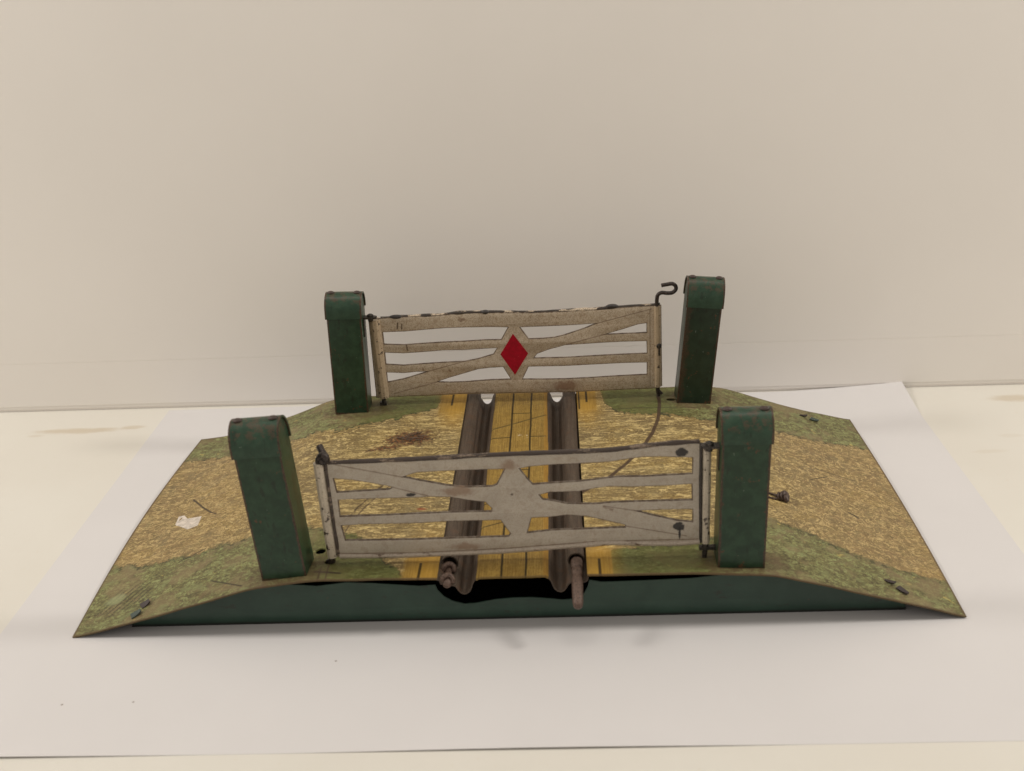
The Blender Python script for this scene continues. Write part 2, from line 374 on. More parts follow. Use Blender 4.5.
def table_mat():
    m = Mat('cream_worktop'); n = m.noise(.015, 4); f = m.noise(.5, 4); wob = (m.noise(.12, 4, .7, m.vec(.6, 2, 1)) - .5) * 1.9
    c = m.mix(n.step(.3, .7), (.65, .625, .568), (.63, .60, .54))
    for q, rx, ry, s in (((-173, 138, ), 15, 2.2, .75), ((-152, 140), 4, 1.5, .6), ((-188, 134.5), 3, 1, .4), ((186, 142), 9, 3.0, .7), ((200, 141), 12, 2.5, .5), ((160, 98), 5, 1.5, .25), ((172, 110), 4, 1.2, .2), ((168, 60), 7, 1.5, .2)):
        c = m.mix(m.ell(q, rx, ry, .5, .02, wob) * s * .65, c, (.44, .34, .21))
    c = m.mix(f.step(.62, .74) * .12, c, (.55, .45, .28))
    return m.done(c, .5, 0, n + f * .1, .08, .4, .4)

def wall_mat():
    m = Mat('warm_white_wall'); n = m.noise(.012, 4); f = m.noise(.35, 4, .6)
    c = m.mix(n.step(.3, .7), (.86, .82, .775), (.84, .80, .755))
    sp = m.noise(.11, 1, .3)
    c = m.mix(sp.step(.845, .86) * .12, c, (.45, .38, .30))
    return m.done(c, .6, 0, n * 2 + f * .25, .12, .5, .3)

def plain(name, col, rough=.6, metal=0.0, sc=1.5):
    m = Mat(name); n = m.noise(sc, 3, .7)
    return m.done(m.mix(n.step(.3, .7), col, tuple(q * .6 for q in col)), rough, metal, n, .2, .1)
REAR= {'outline': [(-51.64, 19.07), (-51.71, 48.82), (-47.49, 49.14), (-39.26, 49.42), (-30.17, 49.38), (-21.52, 49.88), (-17.84, 49.99), (-6.55, 49.81), (5.61, 49.28), (16.91, 49.44), (28.13, 49.65), (37.09, 50.13), (43.79, 50.36), (50.03, 50.46), (50.48, 20.25), (47.87, 19.59), (34.53, 19.39), (16.05, 19.11), (8.14, 19.33), (-1.13, 19.49), (-19.72, 19.82), (-32.39, 19.54), (-41.75, 19.45)], 'h1': [(-47.17, 44.07), (-39.71, 44.05), (-31.9, 44.49), (-25.04, 44.83), (-18.16, 44.82), (-9.08, 44.64), (-3.06, 44.33), (-5.69, 39.79), (-11.62, 39.9), (-18.49, 39.66), (-26.32, 39.59), (-35.51, 39.28), (-40.12, 39.06), (-47.07, 39.55)], 'h2': [(-47.12, 36.41), (-40.39, 35.88), (-33.45, 36.18), (-26.53, 36.52), (-18.69, 36.39), (-12.72, 36.62), (-7.22, 36.72), (-8.71, 34.43), (-14.31, 32.9), (-18.96, 32.08), (-26.85, 31.96), (-33.8, 31.7), (-40.76, 31.35), (-47.06, 31.97)], 'h3': [(-47.11, 28.84), (-41.01, 28.38), (-36.34, 28.71), (-32.4, 28.68), (-36.44, 27.47), (-41.2, 26.14), (-47.11, 25.08)], 'h4': [(-29.46, 24.58), (-24.94, 26.08), (-19.23, 27.63), (-14.53, 28.96), (-10.82, 29.32), (-5.52, 29.49), (-2.98, 24.72), (-10.15, 24.72), (-19.44, 24.29), (-25.06, 24.28)], 'h5': [(0.97, 44.19), (9.03, 44.23), (16.76, 44.29), (27.59, 44.62), (23.5, 42.99), (16.66, 40.83), (12.96, 40.0), (8.87, 39.75), (3.87, 39.74)], 'h6': [(30.46, 40.48), (37.02, 42.27), (41.98, 43.77), (45.12, 44.14), (45.12, 40.64), (38.36, 40.54)], 'h7': [(5.4, 32.46), (6.61, 34.04), (10.54, 35.46), (16.55, 36.96), (23.38, 37.2), (30.19, 37.45), (36.98, 37.55), (45.12, 37.5), (45.25, 32.88), (36.94, 32.83), (27.84, 32.66), (16.42, 32.32)], 'h8': [(1.08, 24.59), (3.44, 29.32), (8.49, 29.25), (16.33, 29.12), (27.78, 29.37), (36.91, 29.54), (45.21, 29.45), (45.2, 24.91), (34.58, 24.68), (25.4, 24.35), (16.19, 24.17), (8.32, 24.34)], 'diamond': [(-1.5, 41.86), (3.51, 34.34), (-1.47, 26.37), (-6.29, 34.34)]}
FRONT= {'outline': [(-47.09, 18.44), (-47.68, 46.86), (-46.34, 47.02), (-36.52, 47.09), (-22.56, 47.31), (-10.2, 47.66), (3.64, 47.96), (15.88, 48.07), (27.01, 48.33), (35.72, 49.21), (42.22, 49.73), (50.14, 50.0), (50.79, 20.18), (44.68, 19.73), (26.65, 20.45), (21.25, 20.08), (11.25, 19.48), (-0.34, 18.75), (-11.99, 18.46), (-24.83, 18.12)], 'g1': [(-27.53, 42.23), (-24.81, 43.2), (-22.86, 43.56), (-13.44, 43.76), (-0.51, 43.77), (-2.79, 39.35), (-3.95, 38.83), (-11.12, 38.76), (-16.36, 39.56), (-21.93, 40.92), (-23.04, 41.12), (-25.67, 41.88)], 'g2': [(-45.89, 42.38), (-40.82, 41.8), (-35.25, 40.57), (-30.42, 39.36), (-31.24, 38.75), (-37.35, 38.51), (-45.38, 38.24)], 'g3': [(-45.31, 35.97), (-35.67, 36.1), (-23.44, 36.07), (-20.39, 36.19), (-15.47, 35.91), (-10.98, 34.92), (-6.09, 34.13), (-4.49, 32.15), (-4.73, 31.29), (-15.01, 31.38), (-23.81, 31.22), (-34.22, 31.01), (-45.31, 30.91)], 'g4': [(-45.29, 28.15), (-38.32, 28.38), (-24.04, 28.31), (-17.11, 28.63), (-8.31, 28.58), (-2.39, 28.62), (0.09, 24.4), (-0.53, 23.54), (-15.54, 23.45), (-24.42, 23.36), (-34.91, 23.44), (-44.6, 23.59)], 'g5': [(3.27, 43.78), (6.46, 44.31), (12.07, 44.63), (18.76, 44.75), (26.97, 45.01), (31.35, 45.66), (35.71, 46.15), (40.07, 46.11), (48.35, 45.51), (48.33, 40.85), (42.29, 40.7), (35.71, 40.51), (29.55, 40.6), (26.91, 40.44), (18.64, 39.53), (11.89, 39.31), (6.63, 39.06), (5.2, 40.79)], 'g6': [(8.2, 35.83), (11.05, 36.59), (18.57, 36.57), (23.09, 37.41), (26.87, 37.8), (33.49, 37.5), (42.31, 37.57), (48.24, 37.88), (48.44, 33.13), (40.13, 33.13), (31.26, 33.15), (26.81, 33.04), (23.01, 32.73), (15.47, 33.04), (11.35, 34.11), (9.1, 34.52)], 'g7': [(5.86, 29.03), (10.8, 29.09), (15.37, 29.61), (20.67, 29.01), (26.7, 27.32), (30.76, 26.14), (30.75, 25.42), (26.71, 25.36), (19.07, 25.24), (11.44, 25.16), (4.53, 24.49)], 'g8': [(33.69, 30.29), (40.14, 30.45), (48.57, 30.35), (48.63, 26.53), (44.61, 27.06), (37.92, 28.89)]}
CAM_F = 1138.12
CAM_C = (15.264, -257.265, 178.301)
CAM_R = ((0.998520, 0.028833, -0.046120), (-0.031426, -0.386246, -0.921860), (-0.044394, 0.921945, -0.384769))
WORLD = .51
EXPO = 0.06
LAMPS = [('lamp', (-.74, .04, .54), (0, .06, 0), .15, .15, 2.7, (1.0, .95, .875)),
         ('lamp', (.74, .04, .54), (0, .06, 0), .09, .09, 2.7, (1.0, .95, .875)),
         ('ceiling_light', (0, .03, 1.0), (0, .06, .02), .7, .22, 1.7, (1.0, .95, .875))]
# ---------------------------------------------------------------- geometry helpers
BASE = Vector((0, 63 * MM, 0))
def face_up(o):
    if sum(p.normal.z * p.area for p in o.data.polygons) < 0: o.data.flip_normals()
def link(name, bm, mat, parent=None, smooth=True, angle=35, scale=True):
    me = bpy.data.meshes.new(name)
    if scale: bmesh.ops.scale(bm, vec=(MM, MM, MM), verts=bm.verts)
    bmesh.ops.recalc_face_normals(bm, faces=bm.faces)
    bm.to_mesh(me); bm.free()
    return link_mesh(name, me, mat, parent, smooth, angle)
def link_mesh(name, me, mat, parent=None, smooth=True, angle=35):
    o = bpy.data.objects.new(name, me); COL.objects.link(o)
    me.materials.append(mat)
    if smooth:
        for p in me.polygons: p.use_smooth = True
        try: me.set_sharp_from_angle(angle=math.radians(angle))
        except Exception: pass
    if parent is not None:
        o.parent = parent
        if parent is ROOT: o.location = -BASE
    return o
def apply_mods(o):
    dg = bpy.context.evaluated_depsgraph_get(); dg.update()
    me = bpy.data.meshes.new_from_object(o.evaluated_get(dg), depsgraph=dg)
    try: me.set_sharp_from_angle(angle=math.radians(40))
    except Exception: pass
    old = o.data; o.modifiers.clear(); o.data = me; bpy.data.meshes.remove(old)
def add_box(bm, lo, hi):
    (x0, y0, z0), (x1, y1, z1) = lo, hi
    v = [bm.verts.new(q) for q in ((x0, y0, z0), (x1, y0, z0), (x1, y1, z0), (x0, y1, z0), (x0, y0, z1), (x1, y0, z1), (x1, y1, z1), (x0, y1, z1))]
    fs = [bm.faces.new([v[i] for i in f]) for f in ((3, 2, 1, 0), (4, 5, 6, 7), (0, 1, 5, 4), (1, 2, 6, 5), (2, 3, 7, 6), (3, 0, 4, 7))]
    return v, fs
def add_tube(bm, pts, r, seg=12, caps=True):
    pts = [Vector(p) for p in pts]; n = len(pts)
    rs = r if isinstance(r, (list, tuple)) else [r] * n
    t0 = (pts[1] - pts[0]).normalized()
    up = Vector((0, 0, 1)) if abs(t0.z) < .8 else Vector((1, 0, 0))
    nrm = (up - t0 * up.dot(t0)).normalized(); rings = []
    for i, p in enumerate(pts):
        t = (pts[min(i + 1, n - 1)] - pts[max(i - 1, 0)]).normalized()
        nrm = (nrm - t * nrm.dot(t)).normalized(); b = t.cross(nrm)
        rings.append([bm.verts.new(p + (nrm * math.cos(a) + b * math.sin(a)) * rs[i]) for a in (2 * math.pi * k / seg for k in range(seg))])
    for a, b in zip(rings, rings[1:]):
        for k in range(seg): bm.faces.new((a[k], a[(k + 1) % seg], b[(k + 1) % seg], b[k]))
    if caps:
        bm.faces.new(rings[0][::-1]); bm.faces.new(rings[-1])
def smooth_path(pts, n=6):
    """Catmull-Rom through the points"""
    P = [Vector(p) for p in pts]; P = [2 * P[0] - P[1]] + P + [2 * P[-1] - P[-2]]; out = []
    for i in range(1, len(P) - 2):
        for k in range(n):
            t = k / n; a, b, c, d = P[i - 1:i + 3]
            out.append(.5 * ((2 * b) + (c - a) * t + (2 * a - 5 * b + 4 * c - d) * t * t + (3 * b - a - 3 * c + d) * t ** 3))
    out.append(P[-2]); return out
def extrude_profile(bm, prof, x0, x1, axis='x', closed=True):
    """prof: list of 2D points; extruded along x (prof = y, z) or y (prof = x, z)"""
    f = (lambda t, q: (t, q[0], q[1])) if axis == 'x' else (lambda t, q: (q[0], t, q[1]))
    A = [bm.verts.new(f(x0, q)) for q in prof]; B = [bm.verts.new(f(x1, q)) for q in prof]
    n = len(prof)
    for i in range(n if closed else n - 1): bm.faces.new((A[i], A[(i + 1) % n], B[(i + 1) % n], B[i]))
    if closed: bm.faces.new(A[::-1]); bm.faces.new(B)
    return A, B
def sheet(name, outline, holes, y, thick, bevel, mat, parent, warp=0.0):
    """pressed sheet in the x-z plane with cut-outs, real thickness and rounded edges"""
    cu = bpy.data.curves.new('tmp', 'CURVE'); cu.dimensions = '2D'; cu.fill_mode = 'BOTH'
    cu.extrude = thick / 2 - bevel; cu.bevel_depth = bevel; cu.bevel_resolution = 1; cu.offset = -bevel * .6
    for loop in [outline] + holes:
        sp = cu.splines.new('POLY'); sp.points.add(len(loop) - 1); sp.use_cyclic_u = True
        for p, (a, b) in zip(sp.points, loop): p.co = (a, b, 0, 1)
    o = bpy.data.objects.new('tmp', cu); COL.objects.link(o)
    dg = bpy.context.evaluated_depsgraph_get(); dg.update()
    me = bpy.data.meshes.new_from_object(o.evaluated_get(dg), depsgraph=dg)
    bpy.data.objects.remove(o); bpy.data.curves.remove(cu)
    for v in me.vertices:
        a, b, c = v.co; yy = y - c + warp * math.sin(a * .045 + b * .02)
        v.co = (a * MM, yy * MM, b * MM)
    bm = bmesh.new(); bm.from_mesh(me); bpy.data.meshes.remove(me)
    bmesh.ops.remove_doubles(bm, verts=bm.verts, dist=1e-6)
    return link(name, bm, mat, parent, angle=40, scale=False)
def densify(loop, step=2.0):
    out = []
    for (a, b), (c, d) in zip(loop, loop[1:] + loop[:1]):
        L = math.hypot(c - a, d - b); n = max(1, int(L / step))
        for k in range(n): out.append((a + (c - a) * k / n, b + (d - b) * k / n))
    return out
def interp(x, pts):
    if x <= pts[0][0]: return pts[0][1]
    for (a, b), (c, d) in zip(pts, pts[1:]):
        if x <= c: return b + (d - b) * (x - a) / (c - a)
    return pts[-1][1]
def copy_tree(o, parent=None):
    c = o.copy(); COL.objects.link(c)
    if parent is not None: c.parent = parent
    for ch in list(o.children):
        copy_tree(ch, c)
    return c

M_ROAD, M_PLANK, M_TIN, M_PIN = litho_plate(), timber_plate(), tin_rail(), rust_pin()
M_WIRE = dark_wire(); M_BRK = dark_wire('dark_bracket', (.020, .018, .016), (.075, .062, .050))
M_POST = post_green('post_green', (.012, .034, .0165), (.022, .054, .027))
M_POSTR = post_green('post_green_rusted', (.011, .024, .0125), (.017, .034, .019), 1.3, 5.95, .9)
M_CAP = post_green('post_cap_green', (.016, .042, .023), (.028, .062, .036), .8, 6.37)
M_SKIRT = skirt_green(); M_GR, M_GF, M_RED = gate_rear(), gate_front(), red_enamel()
M_RIMR = gate_rim('rear_gate_rim', (.56, .46, .34), (.035, .028, .024), .47)
M_RIMT = gate_rim('front_gate_top_rim', (.20, .15, .11), (.045, .032, .026), .44)
M_RIMB = gate_rim('front_gate_bottom_rim', (.41, .345, .275), (.12, .075, .05), .62, .25)
M_TUBER = tube_paint('rear_tube_paint', (.46, .36, .245)); M_TUBEF = tube_paint('front_tube_paint', (.50, .43, .33))
M_RIVET = plain('rusted_rivet', (.060, .036, .028)); M_TABD = plain('dark_tab', (.045, .030, .028)); M_TABG = plain('green_tab', (.050, .075, .060))
M_FLAKE = plain('white_flake', (.66, .58, .50), .6, 0, .5); M_TWIST = plain('twisted_iron', (.075, .045, .032), .5, .2, 2.5)

M_UNDERSHADE = plain('underside_shade_black', (.004, .0035, .003), .95)  # near-black colour paints in the shade beneath the plate
M_UNDERSHADE.node_tree.nodes['Principled BSDF'].inputs['Specular IOR Level'].default_value = .05
# ---------------------------------------------------------------- the toy level crossing
ROOT = bpy.data.objects.new('toy_level_crossing', None); COL.objects.link(ROOT); ROOT.location = BASE
ROOT.empty_display_size = .03
ROOT['label'] = 'old tinplate toy level crossing with two cream gates and four green posts, on white paper'
ROOT['category'] = 'toy'

PF = [(-121, .2), (-102.8, 4.8), (-86.8, 9.6), (-70.6, 14.5), (-61.5, 15.6), (-52.8, 16.7), (-40, 16.6), (-19, 16.2), (20, 16.1), (48, 16.1), (60, 15.4), (70.5, 14.7), (83.6, 11.1), (102.2, 6.0), (112, 3.0), (120, .5)]
PB = [(-121, .3), (-110.3, 1.6), (-98.9, 4.8), (-86.3, 8.5), (-74.6, 13.0), (-69.8, 15.0), (-60, 15.9), (-19, 16.1), (20, 16.1), (60, 16.0), (73.1, 15.0), (87, 9.95), (103.5, 4.6), (114, 2.0), (120, .5)]
def plate_z(x, y):
    t = min(max(y / 126, 0), 1)
    def sm(P):
        return sum(interp(x + d, P) * w for d, w in ((-3, .15), (-1.5, .2), (0, .3), (1.5, .2), (3, .15)))
    z = sm(PF) * (1 - t) + sm(PB) * t
    z += math.sin(math.pi * t) * max(0, (abs(x) - 66) / 54) * (.8 if x < 0 else .3)
    flat = 1 if abs(x) < 66 else max(0, 1 - (abs(x) - 66) / 54)
    return z + (.45 * flat * mnoise.noise(Vector((x * .03, y * .03, 3.1))) + .18 * mnoise.noise(Vector((x * .11, y * .11, 8.3)))) * min(1, (120 - abs(x)) / 12 + .1)
def panel(name, x0, x1, nx, ny, mat, thick=.4, lip=None):
    bm = bmesh.new(); g = []
    for i in range(nx + 1):
        x = x0 + (x1 - x0) * i / nx
        row = []
        for j in range(ny + 1):
            y = 126 * j / ny
            z = plate_z(x, y); bow = math.sin(math.pi * y / 126) * max(0, (abs(x) - 66) / 54)
            if lip: z += lip(x)
            row.append(bm.verts.new((x + bow * (-1.9 if x < 0 else .8), y, z)))
        g.append(row)
    for i in range(nx):
        for j in range(ny): bm.faces.new((g[i][j], g[i + 1][j], g[i + 1][j + 1], g[i][j + 1]))
    o = link(name, bm, mat, ROOT, angle=50); face_up(o)
    o.data.materials.append(M_UNDERSHADE)
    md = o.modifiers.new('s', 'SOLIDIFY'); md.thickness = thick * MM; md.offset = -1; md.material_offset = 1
    return o
def pierce(o, holes):
    """cut round holes right through a panel"""
    bm = bmesh.new()
    for (cx, cy, rx, ry) in holes:
        bmesh.ops.create_cone(bm, cap_ends=True, segments=20, radius1=1, radius2=1, depth=12,
                              matrix=Matrix.Translation((cx, cy, plate_z(cx, cy))) @ Matrix.Diagonal((rx, ry, 1, 1)))
    c = link('cutter', bm, M_TIN, ROOT)
    md = o.modifiers.new('b', 'BOOLEAN'); md.object = c; md.operation = 'DIFFERENCE'; md.solver = 'EXACT'
    apply_mods(o); me = c.data; bpy.data.objects.remove(c); bpy.data.meshes.remove(me)
left = panel('road_panel', -121, -19.6, 84, 84, M_ROAD)
pierce(left, [(-53.4, 15.4, 1.5, 1.5), (-50.2, 9.4, 1.1, 1.1)])
right = panel('road_panel', 20.2, 120, 84, 84, M_ROAD)
pierce(right, [(53.6, 114.2, 1.9, 1.1)])
left['label'] = 'road panel with a white chip and a rust patch'
right['label'] = 'road panel with a curved brown scrape and a knot of wire'
plank = panel('plank_panel', -9.3, 9.95, 24, 60, M_PLANK, lip=lambda x: -.5 * max(0, (abs(x - .3) - 8.6)) ** 2)
apply_mods(plank)

# rail channels: pressed groove (inner) and rolled tubular rail (outer)
GRV = [(9.75, 15.75), (10.3, 15.35), (10.8, 14.5), (11.2, 13.2), (11.7, 12.1), (12.4, 11.5), (13.1, 11.35), (13.8, 11.7), (14.4, 12.5), (14.9, 13.5), (15.6, 14.0), (17.5, 14.1), (19.3, 14.1), (19.9, 14.5), (20.15, 15.45)]
def channel(sgn, dx):
    G = GRV if sgn > 0 else GRV[:-4] + [(17.2, 14.1), (18.6, 15.0), (19.4, 15.7), (20.1, 15.9)]
    bm = bmesh.new(); ny = 40; rows = []
    for j in range(ny + 1):
        y = .2 + 125.6 * j / ny; w = .12 * mnoise.noise(Vector((sgn * 3, y * .05, 0)))
        rows.append([bm.verts.new((sgn * a + dx, y, b + w)) for a, b in G])
    for r0, r1 in zip(rows, rows[1:]):
        for k in range(len(GRV) - 1): bm.faces.new((r0[k], r0[k + 1], r1[k + 1], r1[k]))
    o = link('rail_channel', bm, M_TIN, ROOT, angle=60); face_up(o)
    md = o.modifiers.new('s', 'SOLIDIFY'); md.thickness = .35 * MM; md.offset = -1; md.material_offset = 1; o.data.materials.append(M_UNDERSHADE)
    apply_mods(o)
    bm = bmesh.new(); pts, rs = [], []
    for j in range(30):
        y = 9.5 + (125.2 - 9.5) * j / 29; pts.append((sgn * 17.4 + dx, y, 15.05 + .1 * mnoise.noise(Vector((y * .06, sgn, 2))))); rs.append(1.95)
    add_tube(bm, pts, rs, 18, caps=False)
    t = link('rail_tube', bm, M_TIN, o, angle=60)
    md = t.modifiers.new('s', 'SOLIDIFY'); md.thickness = .4 * MM; md.offset = 1
    apply_mods(t)
    return o
chl = channel(-1, .45); chr_ = channel(1, .05)
def ring(y, r, wob, z):                               # broken crimped rings left of the tubular rail, left side
    bm = bmesh.new(); pts = [(-17.0 + r * math.cos(t), y + wob * math.sin(t * 1.5), z + r * math.sin(t)) for t in (math.radians(-35 + k * 13) for k in range(20))]
    add_tube(bm, pts, [.5] + [.72] * 18 + [.5], 8); link('crimped_ring', bm, M_PIN, chl, angle=60)
ring(6.3, 1.45, .4, 15.2); ring(1.3, 1.4, .4, 14.9)
bm = bmesh.new(); add_tube(bm, [(-17.0, y, z) for y, z in ((8, 15.0), (5, 14.8), (2, 14.6), (-.2, 14.3), (-.7, 14.2))], [1.1, .9, 1.2, 1.1, .5], 12)
link('rail_stub', bm, M_PIN, chl, angle=60)
bm = bmesh.new()                                     # joining pin pushed out of the right rail
add_tube(bm, [(17.6, 14.0, 15.1), (17.6, 8.9, 15.1), (17.6, 8.5, 15.1), (17.6, 5.2, 15.1), (17.6, 4.7, 15.1), (17.55, 4.2, 15.1), (17.55, 2.0, 15.0), (17.5, 1.6, 15.0), (17.5, .8, 14.8), (17.5, -1.5, 14.3), (17.45, -4, 13.3), (17.45, -6.9, 12.1), (17.45, -7.8, 11.7), (17.45, -8.2, 11.5)],
         [1.1, 1.2, 1.7, 1.65, 1.15, 1.5, 1.45, 1.15, 1.4, 1.5, 1.45, 1.4, 1.15, .6], 16)
link('rail_pin', bm, M_PIN, chr_, angle=50)

# side skirts, set back under the plate, cut away below the rails
def skirt_outline(P, y):
    near = y < 60
    top = []
    xs = [x for x in range(-105, -22, 4)]
    GAP = [(-80, .8), (-66, 2.4), (-60, 3.3), (-52, 4.9), (-46, 3.7), (-38, 4.0), (-22, 5.4), (22, 5.2), (48, 4.4), (58, 3.0), (66, 2.0), (80, .8)]
    if not near: GAP = [(-80, .7), (80, .7)]
    for x in xs: top.append((x, max(.6, plate_z(x, y) - interp(x, GAP))))
    top += [(-20.8, 11.4), (-20.2, 9.6), (-18.6, 7.6), (-16.4, 6.1), (-13.2, 5.1), (-10.0, 5.3), (-5.0, 6.3), (0, 6.7), (5, 6.7), (10, 6.2), (13.4, 5.7), (16.5, 5.9), (19.2, 7.4), (20.3, 9.6), (20.8, 11.8)]
    for x in range(24, 105, 4): top.append((x, max(.6, plate_z(x, y) - interp(x, GAP))))
    top.append((105.5, .6))
    return [(-106, .05)] + [(x, .05) for x in range(-100, 101, 10)] + [(105.5, .05)] + top[::-1]
for y in (4.9, 121.0):
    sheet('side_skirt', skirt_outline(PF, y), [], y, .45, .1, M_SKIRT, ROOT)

bm = bmesh.new(); add_box(bm, (-96, 6.0, .3), (96, 119.8, .6)); link('added_shade_floor', bm, M_UNDERSHADE, ROOT, smooth=False)  # dark sheet added inside so the cavity under the rails looks black

# fixing tabs of the skirts, bent over on the ramps
def tab(x, y, rz, mat, parent, l=2.6, w=1.3):
    bm = bmesh.new(); n = 5
    for i in range(n):
        pass
    g = []
    for i in range(n + 1):
        t = i / n; xx = (t - .5) * l; zz = .15 + .45 * t * t
        g.append([bm.verts.new((xx, -w / 2 * (1 - .5 * t * t), zz)), bm.verts.new((xx, w / 2 * (1 - .5 * t * t), zz))])
    for a, b in zip(g, g[1:]): bm.faces.new((a[0], b[0], b[1], a[1]))
    o = link('fixing_tab', bm, mat, parent)
    md = o.modifiers.new('s', 'SOLIDIFY'); md.thickness = .35 * MM; md.offset = 1
    apply_mods(o)
    sl = (plate_z(x + 2, y) - plate_z(x - 2, y)) / 4
    o.location = (x * MM, y * MM, (plate_z(x, y) + .05) * MM); o.rotation_euler = (0, -math.atan(sl), rz)
    return o
tab(-102.2, 7.8, .6, M_TABD, left, 2.8, 2.6); tab(-103.4, 3.4, .5, M_TABG, left, 3.0, 2.4)
tab(102.0, 8.6, 2.4, M_TABD, right, 3.0, 1.3); tab(104.4, 5.4, -.9, M_TABD, right, 3.4, 1.7)
tab(101.6, 119.4, 2.7, M_TABD, right, 2.6, 1.3); tab(105.0, 117.6, -.5, M_TABG, right, 3.0, 2.0)

# white chip stuck on the near left of the road
fl = [(-108.69, 54.75), (-109.22, 60.57), (-107.34, 60.52), (-105.28, 57.33), (-100.22, 56.28), (-99.72, 50.25), (-102.81, 49.34), (-106.58, 53.08)]
bm = bmesh.new(); f = bm.faces.new([bm.verts.new((x, y, plate_z(x, y) + .12)) for x, y in fl])
bmesh.ops.triangulate(bm, faces=bm.faces); r = bmesh.ops.extrude_face_region(bm, geom=bm.faces[:])
bmesh.ops.translate(bm, vec=(0, 0, .25), verts=[q for q in r['geom'] if isinstance(q, bmesh.types.BMVert)])
link('paint_chip', bm, M_FLAKE, left, smooth=False)

# knot of iron wire by the right hand post
bm = bmesh.new(); kx, ky = 79.2, 45.4; kz = plate_z(kx, ky)
def rel(pts): return [(kx + a, ky + b, plate_z(kx + a, ky + b) + c) for a, b, c in pts]
add_tube(bm, smooth_path(rel([(-6.5, 1.6, .2), (-4, 1.7, .3), (-2, 1.3, .4), (-.8, .2, 1.0)])), .32, 8)
add_tube(bm, smooth_path(rel([(-6.5, -.9, .2), (-4, -1.0, .3), (-2, -1.3, .3), (-.9, -.8, .8)])), .32, 8)
for ox, rr in ((-.7, 1.55), (.1, 1.75)):
    add_tube(bm, [(kx + ox + .25 * math.sin(a * 2), ky + rr * .75 * math.cos(a), kz + .75 + rr * .8 * math.sin(a)) for a in (2 * math.pi * k / 16 for k in range(17))], .36, 8)
add_tube(bm, smooth_path(rel([(-.4, 1.2, .4), (.6, .4, 1.3), (1.3, 1.2, 1.7), (1.9, .1, 1.2), (1.2, -1.0, 1.3), (1.8, -1.6, .4)])), [.7] * 6 + [.85] * 24 + [.5], 8)
link('wire_knot', bm, M_TWIST, right)

# dried straws in the rust patch
bm = bmesh.new()
for i in range(10):
    a = random.uniform(-.4, .9); L = random.uniform(1.5, 4.5); cx = random.uniform(-40, -30); cy = random.uniform(85, 91)
    p = [(cx + math.cos(a) * L * (t - .5), cy + math.sin(a) * L * (t - .5) * 1.5, plate_z(cx, cy) + .3 + random.uniform(.1, .8) * t) for t in (0, .5, 1)]
    add_tube(bm, smooth_path(p, 3), .16, 6)
link('dried_fibres', bm, plain('dried_fibre', (.13, .085, .055), .7, 0, 1.0), left)

# ---------------------------------------------------------------- posts
PW, PD, PH, AR = 11.9, 4.5, 38.2, 6.6
def arch(off, z0, z1=None, n=16, AR=AR):
    """front to back over the rounded head"""
    pts = [(-PD - off, z0)]
    for k in range(n + 1):
        a = math.pi * (1 - k / n); pts.append(((PD + off) * math.cos(a), PH + (AR + off) * math.sin(a) ** .9))
    pts.append((PD + off, z0 if z1 is None else z1)); return pts
def make_post(x, y, rot, label, AR=AR, mat=None, cz=35.9, sc=(1, 1, 1)):
    bm = bmesh.new(); extrude_profile(bm, arch(0, 0, AR=AR), -PW / 2, PW / 2)
    es = [e for e in bm.edges if all(abs(abs(v.co.x) - PW / 2) < 1e-4 for v in e.verts) and abs(e.verts[0].co.x - e.verts[1].co.x) < 1e-4]
    bmesh.ops.bevel(bm, geom=es, offset=.28, segments=2, profile=.6, affect='EDGES')
    p = link('gate_post', bm, mat or M_POST, ROOT, angle=40)
    bm = bmesh.new(); inn, out = arch(.06, cz, 37.6, AR=AR), arch(.62, cz, 37.6, AR=AR)
    extrude_profile(bm, out + inn[::-1], -PW / 2 - .42, PW / 2 + .42)
    es = [e for e in bm.edges if e.calc_face_angle(0) > .9]
    bmesh.ops.bevel(bm, geom=es, offset=.14, segments=1, affect='EDGES')
    link('post_cap', bm, M_CAP, p, angle=40)
    bm = bmesh.new(); bmesh.ops.create_uvsphere(bm, u_segments=14, v_segments=8, radius=1, matrix=Matrix.Translation((0, 0, 0)) @ Matrix.Diagonal((1.25, 1.0, .62, 1)))
    r = link('rivet', bm, M_RIVET, p); r.location = (-4.5 * MM, -.6 * MM, (PH + AR + .62) * MM)
    r2 = r.copy(); COL.objects.link(r2); r2.location = (4.5 * MM, -.6 * MM, (PH + AR + .62) * MM)
    p.location = Vector((x, y, plate_z(x, y) - .35)) * MM - BASE; p.rotation_euler = rot; p.scale = sc; p['label'] = label
    return p
def bracket(p, sgn):
    """pivot bracket for the gate on the inner side of the post"""
    bm = bmesh.new()
    z = 34.4
    prof = [(sgn * PW / 2 - sgn * .3, -1.3), (sgn * (PW / 2 + 3.6), -1.1), (sgn * (PW / 2 + 4.7), -.5), (sgn * (PW / 2 + 4.7), .7), (sgn * (PW / 2 + 3.6), 1.3), (sgn * PW / 2 - sgn * .3, 1.5)]
    A = [bm.verts.new((a, b, z)) for a, b in prof]; B = [bm.verts.new((a, b, z + .7)) for a, b in prof]
    for i in range(6): bm.faces.new((A[i], A[(i + 1) % 6], B[(i + 1) % 6], B[i]))
    bm.faces.new(A[::-1]); bm.faces.new(B)
    add_tube(bm, [(sgn * (PW / 2 + 2.5), 0, z - 1), (sgn * (PW / 2 + 2.5), 0, z + .7), (sgn * (PW / 2 + 2.5), 0, z + 1.3), (sgn * (PW / 2 + 2.5), 0, z + 1.6)], [.85, 1.1, 1.1, .6], 12)
    add_box(bm, (sgn * PW / 2 - .3, -1.0, z - 6.5), (sgn * PW / 2 + .35, 1.3, z + .1))
    link('hinge_bracket', bm, M_BRK, p)
